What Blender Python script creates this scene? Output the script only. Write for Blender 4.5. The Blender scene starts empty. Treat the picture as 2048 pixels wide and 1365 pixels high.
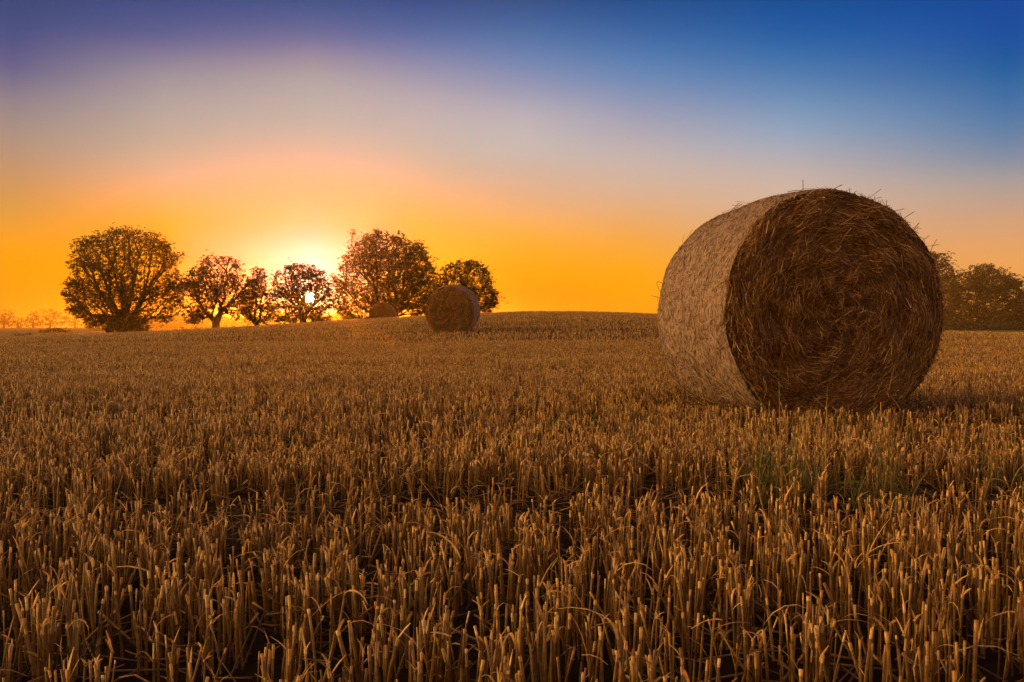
import bpy, math, random
import numpy as np
from mathutils import Vector

SEED = 7
random.seed(SEED)
rng = np.random.default_rng(SEED)
R = math.radians
scene = bpy.context.scene

# ------------------------------------------------------------------ camera
FPX, CX, CY, HOR = 1900.0, 1024.0, 682.5, 655.0        # in pixels of the 2048 px wide photograph
CAM_H = 0.65
PITCH = math.atan((CY - HOR) / FPX)
cam_d = bpy.data.cameras.new('camera')
cam = bpy.data.objects.new('camera', cam_d)
scene.collection.objects.link(cam)
cam.location = (0, 0, CAM_H)
cam.rotation_euler = (R(90) - PITCH, 0, 0)
cam_d.sensor_width = 36.0
cam_d.lens = FPX / 2048 * 36.0
cam_d.clip_start = 0.05
cam_d.clip_end = 8000
scene.camera = cam

def ray(px, py):
    dx, dy = (px - CX) / FPX, (CY - py) / FPX
    return np.array([dx, math.cos(PITCH) + dy * math.sin(PITCH), -math.sin(PITCH) + dy * math.cos(PITCH)])

def at(px, py, Y):
    d = ray(px, py)
    return np.array([0, 0, CAM_H]) + d * (Y / d[1])

def azel(px, py):
    d = ray(px, py); d = d / np.linalg.norm(d)
    return math.degrees(math.atan2(d[0], d[1])), math.degrees(math.asin(d[2]))

# ------------------------------------------------------------------ sun and sky
SUN_AZ, SUN_EL = azel(620, 596)
SUN_DIR = np.array([math.sin(R(SUN_AZ)) * math.cos(R(SUN_EL)), math.cos(R(SUN_AZ)) * math.cos(R(SUN_EL)), math.sin(R(SUN_EL))])
sun_d = bpy.data.lights.new('sun', 'SUN')
sun_d.energy = 2.8
sun_d.angle = R(0.5)
sun_d.color = (1.0, 0.36, 0.05)
sun = bpy.data.objects.new('sun', sun_d)
scene.collection.objects.link(sun)
sun.location = (-20, 90, 30)
sun.rotation_euler = Vector(SUN_DIR).to_track_quat('Z', 'Y').to_euler()

def lin(c):
    return tuple((v / 255 / 12.92) if v / 255 <= 0.04045 else ((v / 255 + 0.055) / 1.055) ** 2.4 for v in c)

world = bpy.data.worlds.new('World')
scene.world = world
world.use_nodes = True
wt = world.node_tree
wt.nodes.clear()
WN = wt.nodes.new
WL = wt.links.new

def wmath(op, a, b=None, c=None, clamp=False):
    n = WN('ShaderNodeMath'); n.operation = op; n.use_clamp = clamp
    for i, v in enumerate((a, b, c)):
        if v is None: continue
        if isinstance(v, (int, float)): n.inputs[i].default_value = v
        else: WL(v, n.inputs[i])
    return n.outputs[0]

tc = WN('ShaderNodeTexCoord')
nrm = WN('ShaderNodeVectorMath'); nrm.operation = 'NORMALIZE'; WL(tc.outputs['Generated'], nrm.inputs[0])
sp = WN('ShaderNodeSeparateXYZ'); WL(nrm.outputs[0], sp.inputs[0])
el = wmath('MULTIPLY', wmath('ARCSINE', sp.outputs[2]), 180 / math.pi)
az = wmath('MULTIPLY', wmath('ARCTAN2', sp.outputs[0], sp.outputs[1]), 180 / math.pi)
EL0, EL1 = -4.0, 90.0
fac = wmath('DIVIDE', wmath('SUBTRACT', el, EL0), EL1 - EL0, clamp=True)

ZEN = (22, 30, 58)
# colours of the sky down six bearings (pixel column, [(pixel row, colour)])
COLS = [
    (30, [(0, (0.0, 65.0, 122.8)), (60, (1.3, 69.6, 131.6)), (130, (76.1, 87.8, 139.5)), (180, (114.3, 117.1, 140.3)), (240, (146.6, 139.5, 136.8)), (300, (169.7, 143.7, 125.1)), (360, (191.5, 146.5, 99.1)), (430, (218.0, 155.2, 63.2)), (500, (246.3, 157.6, 0.0)), (560, (255.0, 153.9, 0.0)), (612, (252.0, 139.7, 0.0)), (640, (250.0, 145.1, 0.0))]),
    (330, [(0, (0.0, 69.0, 134.1)), (70, (65.0, 94.8, 150.3)), (100, (105.4, 107.4, 149.8)), (150, (142.0, 144.5, 156.5)), (220, (169.0, 164.3, 161.9)), (280, (173.4, 169.2, 153.7)), (340, (204.8, 174.6, 148.0)), (390, (241.0, 170.1, 113.9)), (440, (255.0, 164.8, 48.8)), (540, (255.0, 151.8, 0.0)), (640, (252.0, 137.5, 0.0))]),
    (630, [(0, (0.0, 77.5, 140.7)), (60, (73.4, 101.2, 154.9)), (100, (123.7, 121.9, 157.8)), (150, (162.3, 161.9, 163.7)), (200, (167.8, 169.9, 170.2)), (260, (172.6, 176.4, 168.4)), (320, (205.5, 177.4, 158.4)), (370, (241.0, 174.6, 134.0)), (440, (255.0, 158.5, 124.4)), (480, (255.0, 146.9, 165.8)), (520, (255.0, 159.9, 209.1)), (640, (255.0, 0.0, 10.5))]),
    (830, [(0, (0.0, 71.9, 142.0)), (60, (56.2, 101.2, 160.5)), (110, (109.7, 126.4, 171.8)), (170, (159.6, 158.4, 175.5)), (230, (179.9, 176.6, 179.0)), (290, (181.7, 179.3, 169.9)), (350, (213.0, 180.1, 149.9)), (400, (243.6, 179.7, 119.2)), (450, (255.0, 176.8, 74.2)), (540, (255.0, 166.5, 0.0)), (640, (255.0, 152.9, 0.0))]),
    (1050, [(0, (28.4, 77.8, 138.1)), (60, (56.3, 106.2, 165.2)), (120, (99.0, 133.1, 181.3)), (180, (148.9, 153.4, 182.3)), (230, (184.5, 177.8, 185.9)), (290, (195.5, 189.2, 183.9)), (340, (202.5, 179.7, 163.6)), (420, (234.6, 175.3, 116.6)), (480, (250.9, 174.4, 43.8)), (550, (255.0, 158.8, 0.0)), (604, (255.0, 128.7, 0.0)), (640, (255.0, 113.9, 0.0))]),
    (1280, [(0, (0.0, 76.9, 145.7)), (70, (46.6, 101.8, 164.6)), (140, (87.8, 135.1, 186.2)), (200, (131.5, 149.0, 184.4)), (270, (178.8, 171.9, 182.9)), (330, (202.5, 185.7, 176.6)), (400, (219.5, 177.0, 141.9)), (470, (242.4, 170.3, 73.4)), (540, (254.8, 170.6, 0.0)), (604, (252.0, 166.9, 0.0)), (640, (255.0, 168.0, 0.0))]),
    (1580, [(0, (0.0, 77.3, 153.0)), (60, (0.0, 91.2, 164.7)), (120, (53.8, 112.9, 173.8)), (180, (94.9, 137.1, 183.9)), (230, (128.3, 157.5, 191.0)), (280, (155.0, 171.3, 192.5)), (330, (190.0, 178.2, 177.4)), (380, (212.4, 185.8, 166.3)), (450, (227.2, 175.1, 132.3)), (520, (242.0, 171.2, 87.6)), (640, (247.0, 163.3, 48.0))]),
    (2010, [(0, (0.0, 72.9, 159.0)), (60, (0.0, 74.7, 160.4)), (130, (0.0, 91.5, 157.9)), (200, (58.2, 113.9, 169.4)), (260, (89.7, 128.5, 170.3)), (320, (131.8, 146.1, 166.2)), (370, (179.0, 164.4, 157.1)), (430, (208.7, 164.8, 130.6)), (500, (242.8, 170.5, 102.7)), (560, (256.2, 174.6, 84.2)), (640, (253.4, 164.2, 59.7))]),
]
def ramp(stops):
    n = WN('ShaderNodeValToRGB'); n.color_ramp.interpolation = 'B_SPLINE'
    stops = sorted((max(0.0, min(1.0, (e - EL0) / (EL1 - EL0))), lin(c)) for e, c in stops)
    els = n.color_ramp.elements
    while len(els) < len(stops): els.new(0.5)
    for e, (p, c) in zip(els, stops):
        e.position = p
    for e, (p, c) in zip(els, stops):
        e.color = (*c, 1)
    WL(fac, n.inputs[0])
    return n.outputs[0]
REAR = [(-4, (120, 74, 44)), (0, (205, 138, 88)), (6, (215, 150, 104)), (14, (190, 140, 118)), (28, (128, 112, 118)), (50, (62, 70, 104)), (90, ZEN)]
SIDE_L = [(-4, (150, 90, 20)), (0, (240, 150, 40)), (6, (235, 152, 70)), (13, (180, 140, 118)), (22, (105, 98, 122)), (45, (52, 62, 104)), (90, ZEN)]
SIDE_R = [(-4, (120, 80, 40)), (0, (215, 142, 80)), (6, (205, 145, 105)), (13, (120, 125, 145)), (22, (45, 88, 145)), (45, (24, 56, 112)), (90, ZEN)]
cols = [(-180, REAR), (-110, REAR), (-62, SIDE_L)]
for px, st in COLS:
    s = [(azel(px, y)[1], c) for y, c in st]
    top = st[0][1]
    s += [(-4, tuple(v * 0.75 for v in st[-1][1])), (34, tuple(0.72 * a + 0.18 * b for a, b in zip(top, ZEN))), (90, ZEN)]
    cols.append((azel(px, 300)[0], s))
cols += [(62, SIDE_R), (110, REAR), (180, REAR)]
prev = None
made = {}
for i, (a, st) in enumerate(cols):
    k = id(st)
    if k not in made: made[k] = ramp(st)
    out = made[k]
    if prev is None:
        prev = (a, out); cur = out; continue
    f = wmath('DIVIDE', wmath('SUBTRACT', az, prev[0]), a - prev[0], clamp=True)
    f = wmath('SMOOTHSTEP', f, 0, 1) if False else f
    m = WN('ShaderNodeMix'); m.data_type = 'RGBA'
    WL(f, m.inputs[0]); WL(cur, m.inputs[6]); WL(out, m.inputs[7])
    cur = m.outputs[2]
    prev = (a, out)
# the glow round the sun and its disc
dot = WN('ShaderNodeVectorMath'); dot.operation = 'DOT_PRODUCT'
WL(nrm.outputs[0], dot.inputs[0]); dot.inputs[1].default_value = tuple(SUN_DIR)
ang = wmath('MULTIPLY', wmath('ARCCOSINE', wmath('MINIMUM', dot.outputs['Value'], 0.9999999)), 180 / math.pi)
g1 = wmath('MULTIPLY', wmath('POWER', math.e, wmath('MULTIPLY', ang, -1 / 0.95)), 5.5)
g2 = wmath('MULTIPLY', wmath('POWER', math.e, wmath('MULTIPLY', wmath('POWER', wmath('DIVIDE', ang, 3.0), 2.0), -1.0)), 0.30)
disc = wmath('ADD', wmath('MULTIPLY', wmath('LESS_THAN', ang, 0.29), 60.0), wmath('MULTIPLY', wmath('POWER', math.e, wmath('MULTIPLY', ang, -1 / .30)), 10.0))
def wscale(col, v):
    n = WN('ShaderNodeVectorMath'); n.operation = 'SCALE'; n.inputs[0].default_value = col; WL(v, n.inputs[3]); return n.outputs[0]
def wadd(a, b):
    n = WN('ShaderNodeVectorMath'); n.operation = 'ADD'; WL(a, n.inputs[0]); WL(b, n.inputs[1]); return n.outputs[0]
# warm fill lobes added to the unseen sky left, behind and right
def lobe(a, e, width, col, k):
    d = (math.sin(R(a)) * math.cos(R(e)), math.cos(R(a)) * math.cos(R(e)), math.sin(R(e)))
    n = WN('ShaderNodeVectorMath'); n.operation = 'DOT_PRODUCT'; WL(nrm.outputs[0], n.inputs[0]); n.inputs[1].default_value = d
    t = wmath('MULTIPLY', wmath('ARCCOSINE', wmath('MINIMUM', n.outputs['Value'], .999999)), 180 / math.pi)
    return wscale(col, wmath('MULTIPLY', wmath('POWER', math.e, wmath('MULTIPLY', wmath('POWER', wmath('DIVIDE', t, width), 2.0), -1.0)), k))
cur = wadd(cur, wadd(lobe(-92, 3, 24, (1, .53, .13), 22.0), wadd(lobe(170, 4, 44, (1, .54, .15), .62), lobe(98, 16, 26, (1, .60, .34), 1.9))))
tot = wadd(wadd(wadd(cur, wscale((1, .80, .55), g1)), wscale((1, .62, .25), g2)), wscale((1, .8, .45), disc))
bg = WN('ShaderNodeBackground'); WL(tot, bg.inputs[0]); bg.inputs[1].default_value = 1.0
wo = WN('ShaderNodeOutputWorld'); WL(bg.outputs[0], wo.inputs[0])
world.cycles.sampling_method = 'MANUAL'
world.cycles.sample_map_resolution = 2048

scene.view_settings.view_transform = 'Standard'
scene.view_settings.look = 'None'
scene.view_settings.exposure = 0.0
scene.view_settings.gamma = 1.0
scene.render.engine = 'CYCLES'
scene.cycles.use_denoising = True
scene.cycles.denoising_input_passes = 'RGB_ALBEDO_NORMAL'
scene.cycles.denoising_prefilter = 'ACCURATE'
scene.cycles.use_adaptive_sampling = False
scene.cycles.max_bounces = 8
scene.cycles.volume_bounces = 0
scene.cycles.sample_clamp_indirect = 6.0

# ------------------------------------------------------------------ helpers
def link(o, parent=None):
    scene.collection.objects.link(o)
    if parent is not None: o.parent = parent
    return o

def tag(o, label=None, cat=None, group=None, kind=None):
    if label: o['label'] = label
    if cat: o['category'] = cat
    if group: o['group'] = group
    if kind: o['kind'] = kind
    return o

def thing(name, label, cat, loc, rot=(0, 0, 0), group=None):
    o = bpy.data.objects.new(name, None)
    o.empty_display_size = 0.3
    link(o)
    o.location = loc; o.rotation_euler = rot
    return tag(o, label, cat, group)

class MB:
    """collects vertices and faces, then links them as one mesh object"""
    def __init__(self):
        self.v, self.l, self.s, self.n, self.uv = [], [], [], 0, []
    def add(self, verts, faces, uv=None):
        """verts (n,3); faces (m,k) indices"""
        verts = np.asarray(verts, dtype=np.float32).reshape(-1, 3)
        faces = np.asarray(faces, dtype=np.int64)
        self.v.append(verts); self.l.append((faces + self.n).ravel()); self.s.append(np.full(len(faces), faces.shape[1], dtype=np.int64))
        if uv is not None: self.uv.append(np.asarray(uv, np.float32)[faces.ravel()])
        self.n += len(verts)
    def tubes(self, P, Rad, K, cap=True):
        P = np.asarray(P, float); M, S, _ = P.shape
        Rad = np.broadcast_to(np.asarray(Rad, float), (M, S))
        T = np.gradient(P, axis=1); T /= np.linalg.norm(T, axis=2, keepdims=True) + 1e-12
        ref = np.where(np.abs(T[:, :1, 2:3]) < 0.85, np.array([0, 0, 1.0]), np.array([1.0, 0, 0]))
        U = np.cross(T, ref); U /= np.linalg.norm(U, axis=2, keepdims=True) + 1e-12
        V = np.cross(T, U)
        a = np.arange(K) * 2 * math.pi / K
        a = a[None, None, :] + rng.uniform(0, 6.28, (M, 1, 1))
        ring = P[:, :, None, :] + Rad[:, :, None, None] * (np.cos(a)[..., None] * U[:, :, None, :] + np.sin(a)[..., None] * V[:, :, None, :])
        base = (np.arange(M) * S * K)[:, None, None]
        s = (np.arange(S - 1) * K)[None, :, None]; k = np.arange(K)[None, None, :]; k2 = (k + 1) % K
        q = np.stack([base + s + k, base + s + k2, base + s + K + k2, base + s + K + k], -1).reshape(-1, 4)
        n0 = self.n
        self.add(ring.reshape(-1, 3), q)
        if cap and K > 2:
            c = (np.arange(M) * S * K)[:, None] + (S - 1) * K + np.arange(K)[None, :]
            self.l.append((c + n0).ravel()); self.s.append(np.full(M, K, dtype=np.int64))
    def ribbons(self, P, W, side):
        P = np.asarray(P, float); M, S, _ = P.shape
        W = np.broadcast_to(np.asarray(W, float), (M, S)); side = np.asarray(side, float)
        side = side / (np.linalg.norm(side, axis=-1, keepdims=True) + 1e-12)
        if side.ndim == 2: side = side[:, None, :]
        A = P - side * W[..., None] / 2; B = P + side * W[..., None] / 2
        v = np.stack([A, B], 2).reshape(-1, 3)
        b = (np.arange(M) * S * 2)[:, None] + (np.arange(S - 1) * 2)[None, :]
        q = np.stack([b, b + 1, b + 3, b + 2], -1).reshape(-1, 4)
        self.add(v, q)
    def build(self, name, mat, parent=None, smooth=True):
        v = np.concatenate(self.v); l = np.concatenate(self.l); s = np.concatenate(self.s)
        me = bpy.data.meshes.new(name)
        me.vertices.add(len(v)); me.vertices.foreach_set('co', v.ravel())
        me.loops.add(len(l)); me.loops.foreach_set('vertex_index', l.astype(np.int32))
        me.polygons.add(len(s)); me.polygons.foreach_set('loop_start', np.concatenate([[0], np.cumsum(s)[:-1]]).astype(np.int32))
        me.polygons.foreach_set('use_smooth', np.full(len(s), smooth, dtype=bool))
        me.update(calc_edges=True)
        if self.uv:
            ul = me.uv_layers.new(name='UVMap'); ul.data.foreach_set('uv', np.concatenate(self.uv).ravel())
        me.materials.append(mat)
        return link(bpy.data.objects.new(name, me), parent)

def smooth(t):
    t = np.clip(t, 0, 1); return t * t * (3 - 2 * t)

_ph = rng.uniform(0, 6.28, (14, 2)); _kk = rng.normal(0, 1, (14, 2))
def wob(x, y, f):
    """a smooth wandering value about 0, amplitude about 1"""
    r = 0
    for (a, b), (p, q) in zip(_kk, _ph):
        r = r + np.sin(f * (a * x + b * y) + p)
    return r / 3.7

# ------------------------------------------------------------------ materials
def newmat(name):
    m = bpy.data.materials.new(name); m.use_nodes = True
    nt = m.node_tree; nt.nodes.clear()
    return m, nt, nt.nodes.new, nt.links.new

def island_mat(name, stops, rough=0.6, transl=0.25, tcol=None, spec=0.3, fleck=None):
    m, nt, N, L = newmat(name)
    g = N('ShaderNodeNewGeometry')
    r = N('ShaderNodeValToRGB')
    els = r.color_ramp.elements
    while len(els) < len(stops): els.new(0.5)
    for e, (p, c) in zip(els, stops): e.position = p
    for e, (p, c) in zip(els, stops): e.color = (*c, 1)
    L(g.outputs['Random Per Island'], r.inputs[0])
    col = r.outputs[0]
    if fleck:
        tcn = N('ShaderNodeTexCoord'); no = N('ShaderNodeTexNoise'); no.inputs['Scale'].default_value = fleck; no.inputs['Detail'].default_value = 3
        L(tcn.outputs['Object'], no.inputs['Vector'])
        mr = N('ShaderNodeMapRange'); L(no.outputs[0], mr.inputs[0]); mr.inputs[1].default_value = .3; mr.inputs[2].default_value = .7; mr.inputs[3].default_value = .6; mr.inputs[4].default_value = 1.25
        vm = N('ShaderNodeVectorMath'); vm.operation = 'SCALE'; L(col, vm.inputs[0]); L(mr.outputs[0], vm.inputs[3]); col = vm.outputs[0]
    b = N('ShaderNodeBsdfPrincipled'); L(col, b.inputs['Base Color'])
    b.inputs['Roughness'].default_value = rough
    b.inputs['Specular IOR Level'].default_value = spec
    out = N('ShaderNodeOutputMaterial')
    if transl > 0:
        t = N('ShaderNodeBsdfTranslucent')
        if tcol: t.inputs[0].default_value = (*tcol, 1)
        else: L(col, t.inputs[0])
        mx = N('ShaderNodeMixShader'); mx.inputs[0].default_value = transl
        L(b.outputs[0], mx.inputs[1]); L(t.outputs[0], mx.inputs[2]); L(mx.outputs[0], out.inputs[0])
    else:
        L(b.outputs[0], out.inputs[0])
    return m

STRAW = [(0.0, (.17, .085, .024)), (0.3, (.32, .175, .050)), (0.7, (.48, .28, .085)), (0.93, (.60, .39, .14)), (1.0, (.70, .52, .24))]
STEM = [(p, tuple(v * f for v, f in zip(c, (.48, .45, .40)))) for p, c in STRAW]  # weathered tone, darkened further to stand for shade low in the stubble
M_STUB = island_mat('weathered shade-darkened stems', STEM, 0.5, 0.25, fleck=90, spec=.35)
M_TOPS = island_mat('bleached lit-toned straw', [(0, (.36, .185, .048)), (.5, (.58, .345, .10)), (1, (.82, .59, .24))], 0.45, 0.35, fleck=120, spec=.4)  # paler than the stems: light on the tips is put into the colour
M_FAR = island_mat('stubble straw far', [(0, (.22, .10, .026)), (.5, (.36, .18, .048)), (1, (.52, .30, .09))], 0.6, 0.2)
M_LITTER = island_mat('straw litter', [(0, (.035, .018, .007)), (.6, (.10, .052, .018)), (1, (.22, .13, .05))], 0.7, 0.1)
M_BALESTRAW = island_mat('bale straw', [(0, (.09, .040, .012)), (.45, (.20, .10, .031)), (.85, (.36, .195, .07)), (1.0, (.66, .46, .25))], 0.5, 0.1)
M_SIDESTRAW = island_mat('wrapped straw', [(0, (.08, .050, .037)), (.5, (.20, .138, .118)), (1.0, (.42, .31, .27))], 0.6, 0.1)
M_GRASS = island_mat('green grass', [(0, (.05, .06, .012)), (.5, (.10, .105, .022)), (.85, (.20, .17, .04)), (1, (.36, .26, .08))], 0.5, 0.3)
M_LEAF = island_mat('tree leaves', [(0, (.028, .021, .007)), (.5, (.050, .036, .011)), (1, (.085, .054, .016))], 0.55, 0.14, tcol=(.20, .095, .015))
M_BUSH = island_mat('bush leaves', [(0, (.02, .022, .008)), (.6, (.04, .04, .012)), (1, (.07, .055, .018))], 0.6, 0.06, tcol=(.12, .06, .012))

def bark_mat():
    m, nt, N, L = newmat('bark')
    tcn = N('ShaderNodeTexCoord'); mp = N('ShaderNodeMapping'); mp.inputs['Scale'].default_value = (9, 9, 2)
    no = N('ShaderNodeTexNoise'); no.inputs['Scale'].default_value = 2.0; no.inputs['Detail'].default_value = 6
    L(tcn.outputs['Object'], mp.inputs[0]); L(mp.outputs[0], no.inputs['Vector'])
    r = N('ShaderNodeValToRGB'); r.color_ramp.elements[0].color = (.015, .010, .006, 1); r.color_ramp.elements[1].color = (.06, .042, .025, 1)
    L(no.outputs[0], r.inputs[0])
    b = N('ShaderNodeBsdfPrincipled'); b.inputs['Roughness'].default_value = .85; L(r.outputs[0], b.inputs['Base Color'])
    bp = N('ShaderNodeBump'); bp.inputs['Strength'].default_value = .6; L(no.outputs[0], bp.inputs['Height']); L(bp.outputs[0], b.inputs['Normal'])
    o = N('ShaderNodeOutputMaterial'); L(b.outputs[0], o.inputs[0])
    return m
M_BARK = bark_mat()

def ground_mat():
    m, nt, N, L = newmat('field soil')
    g = N('ShaderNodeTexCoord')
    sep = N('ShaderNodeSeparateXYZ'); L(g.outputs['Object'], sep.inputs[0])
    n1 = N('ShaderNodeTexNoise'); n1.inputs['Scale'].default_value = 14; n1.inputs['Detail'].default_value = 8; n1.inputs['Roughness'].default_value = .7; L(g.outputs['Object'], n1.inputs['Vector'])
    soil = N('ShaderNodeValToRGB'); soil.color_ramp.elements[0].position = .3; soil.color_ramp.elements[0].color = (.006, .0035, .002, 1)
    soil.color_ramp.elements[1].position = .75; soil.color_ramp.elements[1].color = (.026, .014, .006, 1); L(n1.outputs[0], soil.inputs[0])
    n2 = N('ShaderNodeTexNoise'); n2.inputs['Scale'].default_value = 3.0; n2.inputs['Detail'].default_value = 8; n2.inputs['Roughness'].default_value = .75; L(g.outputs['Object'], n2.inputs['Vector'])
    mead = N('ShaderNodeValToRGB'); mead.color_ramp.elements[0].position = .3; mead.color_ramp.elements[0].color = (.05, .045, .015, 1)
    mead.color_ramp.elements[1].position = .7; mead.color_ramp.elements[1].color = (.20, .15, .06, 1); L(n2.outputs[0], mead.inputs[0])
    # field ends beyond the crest on the left, farther out on the right
    def ma(op, a, b, clamp=False):
        n = N('ShaderNodeMath'); n.operation = op; n.use_clamp = clamp
        for i, v in enumerate((a, b)):
            if isinstance(v, (int, float)): n.inputs[i].default_value = v
            else: L(v, n.inputs[i])
        return n.outputs[0]
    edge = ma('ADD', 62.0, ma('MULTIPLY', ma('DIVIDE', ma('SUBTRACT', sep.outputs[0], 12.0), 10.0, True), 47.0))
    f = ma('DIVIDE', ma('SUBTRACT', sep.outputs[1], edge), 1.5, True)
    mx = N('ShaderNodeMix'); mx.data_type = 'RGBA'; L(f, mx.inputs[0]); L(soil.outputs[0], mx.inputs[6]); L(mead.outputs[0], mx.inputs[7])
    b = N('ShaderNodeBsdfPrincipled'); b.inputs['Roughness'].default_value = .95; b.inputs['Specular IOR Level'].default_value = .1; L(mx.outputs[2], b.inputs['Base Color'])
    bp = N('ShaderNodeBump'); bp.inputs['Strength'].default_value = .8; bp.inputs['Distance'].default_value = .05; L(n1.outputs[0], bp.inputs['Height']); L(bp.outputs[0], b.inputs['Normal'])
    o = N('ShaderNodeOutputMaterial'); L(b.outputs[0], o.inputs[0])
    return m

def wrap_mat():
    """straw pressed flat under pale netting: long flecks round the drum, fine threads"""
    m, nt, N, L = newmat('net wrap')
    uv = N('ShaderNodeUVMap')
    def noise(scale, sx, sy, det=4):
        mp = N('ShaderNodeMapping'); mp.inputs['Scale'].default_value = (sx, sy, 1); L(uv.outputs[0], mp.inputs[0])
        n = N('ShaderNodeTexNoise'); n.inputs['Scale'].default_value = scale; n.inputs['Detail'].default_value = det; n.inputs['Roughness'].default_value = .65
        L(mp.outputs[0], n.inputs['Vector']); return n.outputs[0]
    fl = noise(60, .45, 3)
    fine = noise(130, 1, 2.2, 3)
    big = noise(2.2, 1, 1.4)
    r = N('ShaderNodeValToRGB')
    for e, (p, c) in zip(r.color_ramp.elements, ((.36, (.045, .027, .020)), (.66, (.36, .255, .245)))): e.position = p; e.color = (*c, 1)
    mixn = N('ShaderNodeMath'); mixn.operation = 'MULTIPLY_ADD'; L(fl, mixn.inputs[0]); mixn.inputs[1].default_value = .6
    hf = N('ShaderNodeMath'); hf.operation = 'MULTIPLY'; L(fine, hf.inputs[0]); hf.inputs[1].default_value = .42; L(hf.outputs[0], mixn.inputs[2])
    L(mixn.outputs[0], r.inputs[0])
    pat = noise(9, .6, 1.2, 5)
    pr = N('ShaderNodeMapRange'); L(pat, pr.inputs[0]); pr.inputs[1].default_value = .32; pr.inputs[2].default_value = .66; pr.inputs[3].default_value = .58; pr.inputs[4].default_value = 1.08
    sc = N('ShaderNodeVectorMath'); sc.operation = 'SCALE'; L(r.outputs[0], sc.inputs[0]); L(pr.outputs[0], sc.inputs[3])
    # netting: threads round the drum about every 18 mm
    sp_ = N('ShaderNodeSeparateXYZ'); L(uv.outputs[0], sp_.inputs[0])
    dist = N('ShaderNodeMath'); dist.operation = 'MULTIPLY_ADD'; L(big, dist.inputs[0]); dist.inputs[1].default_value = .03; L(sp_.outputs[1], dist.inputs[2])
    w = N('ShaderNodeMath'); w.operation = 'MULTIPLY'; L(dist.outputs[0], w.inputs[0]); w.inputs[1].default_value = 2 * math.pi / .018
    s_ = N('ShaderNodeMath'); s_.operation = 'SINE'; L(w.outputs[0], s_.inputs[0])
    th = N('ShaderNodeMapRange'); L(s_.outputs[0], th.inputs[0]); th.inputs[1].default_value = .55; th.inputs[2].default_value = 1.0; th.inputs[3].default_value = 0; th.inputs[4].default_value = .42
    mx = N('ShaderNodeMix'); mx.data_type = 'RGBA'; L(th.outputs[0], mx.inputs[0]); L(sc.outputs[0], mx.inputs[6]); mx.inputs[7].default_value = (.55, .44, .43, 1)
    b = N('ShaderNodeBsdfPrincipled'); b.inputs['Roughness'].default_value = .7; b.inputs['Specular IOR Level'].default_value = .25; L(mx.outputs[2], b.inputs['Base Color'])
    hs = N('ShaderNodeMath'); hs.operation = 'MULTIPLY_ADD'; L(th.outputs[0], hs.inputs[0]); hs.inputs[1].default_value = .8; L(mixn.outputs[0], hs.inputs[2])
    bp = N('ShaderNodeBump'); bp.inputs['Strength'].default_value = 1.0; bp.inputs['Distance'].default_value = .007; L(hs.outputs[0], bp.inputs['Height']); L(bp.outputs[0], b.inputs['Normal'])
    o = N('ShaderNodeOutputMaterial'); L(b.outputs[0], o.inputs[0])
    return m

def core_mat():
    m, nt, N, L = newmat('bale core')
    g = N('ShaderNodeTexCoord')
    n1 = N('ShaderNodeTexNoise'); n1.inputs['Scale'].default_value = 40; n1.inputs['Detail'].default_value = 6; L(g.outputs['Object'], n1.inputs['Vector'])
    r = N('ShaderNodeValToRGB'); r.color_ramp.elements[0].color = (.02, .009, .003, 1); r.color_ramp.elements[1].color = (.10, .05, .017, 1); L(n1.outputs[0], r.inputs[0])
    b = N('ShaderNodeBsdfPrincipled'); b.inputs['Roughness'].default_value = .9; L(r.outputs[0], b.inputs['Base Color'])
    bp = N('ShaderNodeBump'); bp.inputs['Strength'].default_value = 1; bp.inputs['Distance'].default_value = .03; L(n1.outputs[0], bp.inputs['Height']); L(bp.outputs[0], b.inputs['Normal'])
    o = N('ShaderNodeOutputMaterial'); L(b.outputs[0], o.inputs[0])
    return m
M_WRAP, M_CORE, M_GROUND = wrap_mat(), core_mat(), ground_mat()

# ------------------------------------------------------------------ terrain
HX = np.array([-200, -60, -38, -26.9, -20.4, -16.4, -12.7, -8.5, -4.6, .7, 4.0, 7.3, 12.5, 17.8, 22.8, 28, 38, 60, 200.])
HZ = np.array([.0, .03, .06, .09, .19, .40, .61, .92, 1.13, 1.38, 1.36, 1.24, .95, .55, .24, .11, .04, .02, .0])
_xs = np.linspace(-200, 200, 8001); _hz = np.interp(_xs, HX, HZ)
_kn = np.exp(-0.5 * (np.arange(-60, 61) / 26.0) ** 2); _kn /= _kn.sum()
_hz = np.convolve(np.pad(_hz, 60, mode='edge'), _kn, mode='valid')
CREST = 50.0
def terrain(x, y):
    x = np.asarray(x, float); y = np.asarray(y, float)
    h = np.interp(x, _xs, _hz)
    t = np.clip((y - 8) / (CREST - 8), 0, 1)
    s = smooth(t ** 1.4)
    s = np.where(y > CREST, np.exp(-((y - CREST) / 11.0) ** 2), s)
    z = h * s
    far = np.clip((np.hypot(x, y) - 130) / 500, 0, 1)
    return z + far * 0.4 * wob(x, y, .012) + .012 * wob(x, y, 1.1) * np.clip(1 - y / 40, 0, 1)

def warp(n, lo, hi, k):
    t = np.linspace(-1, 1, n)
    s = np.sinh(k * t) / math.sinh(k)
    return np.where(s < 0, -s * lo, s * hi)
gx = warp(321, -1600, 1600, 6.0); gy = 30 + warp(361, -1200, 1900, 5.6)
GX, GY = np.meshgrid(gx, gy)
GZ = terrain(GX, GY)
nx, ny = len(gx), len(gy)
idx = np.arange(nx * ny).reshape(ny, nx)
mb = MB(); mb.add(np.stack([GX, GY, GZ], -1).reshape(-1, 3), np.stack([idx[:-1, :-1], idx[:-1, 1:], idx[1:, 1:], idx[1:, :-1]], -1).reshape(-1, 4))
tag(mb.build('ground', M_GROUND), kind='structure')

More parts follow.
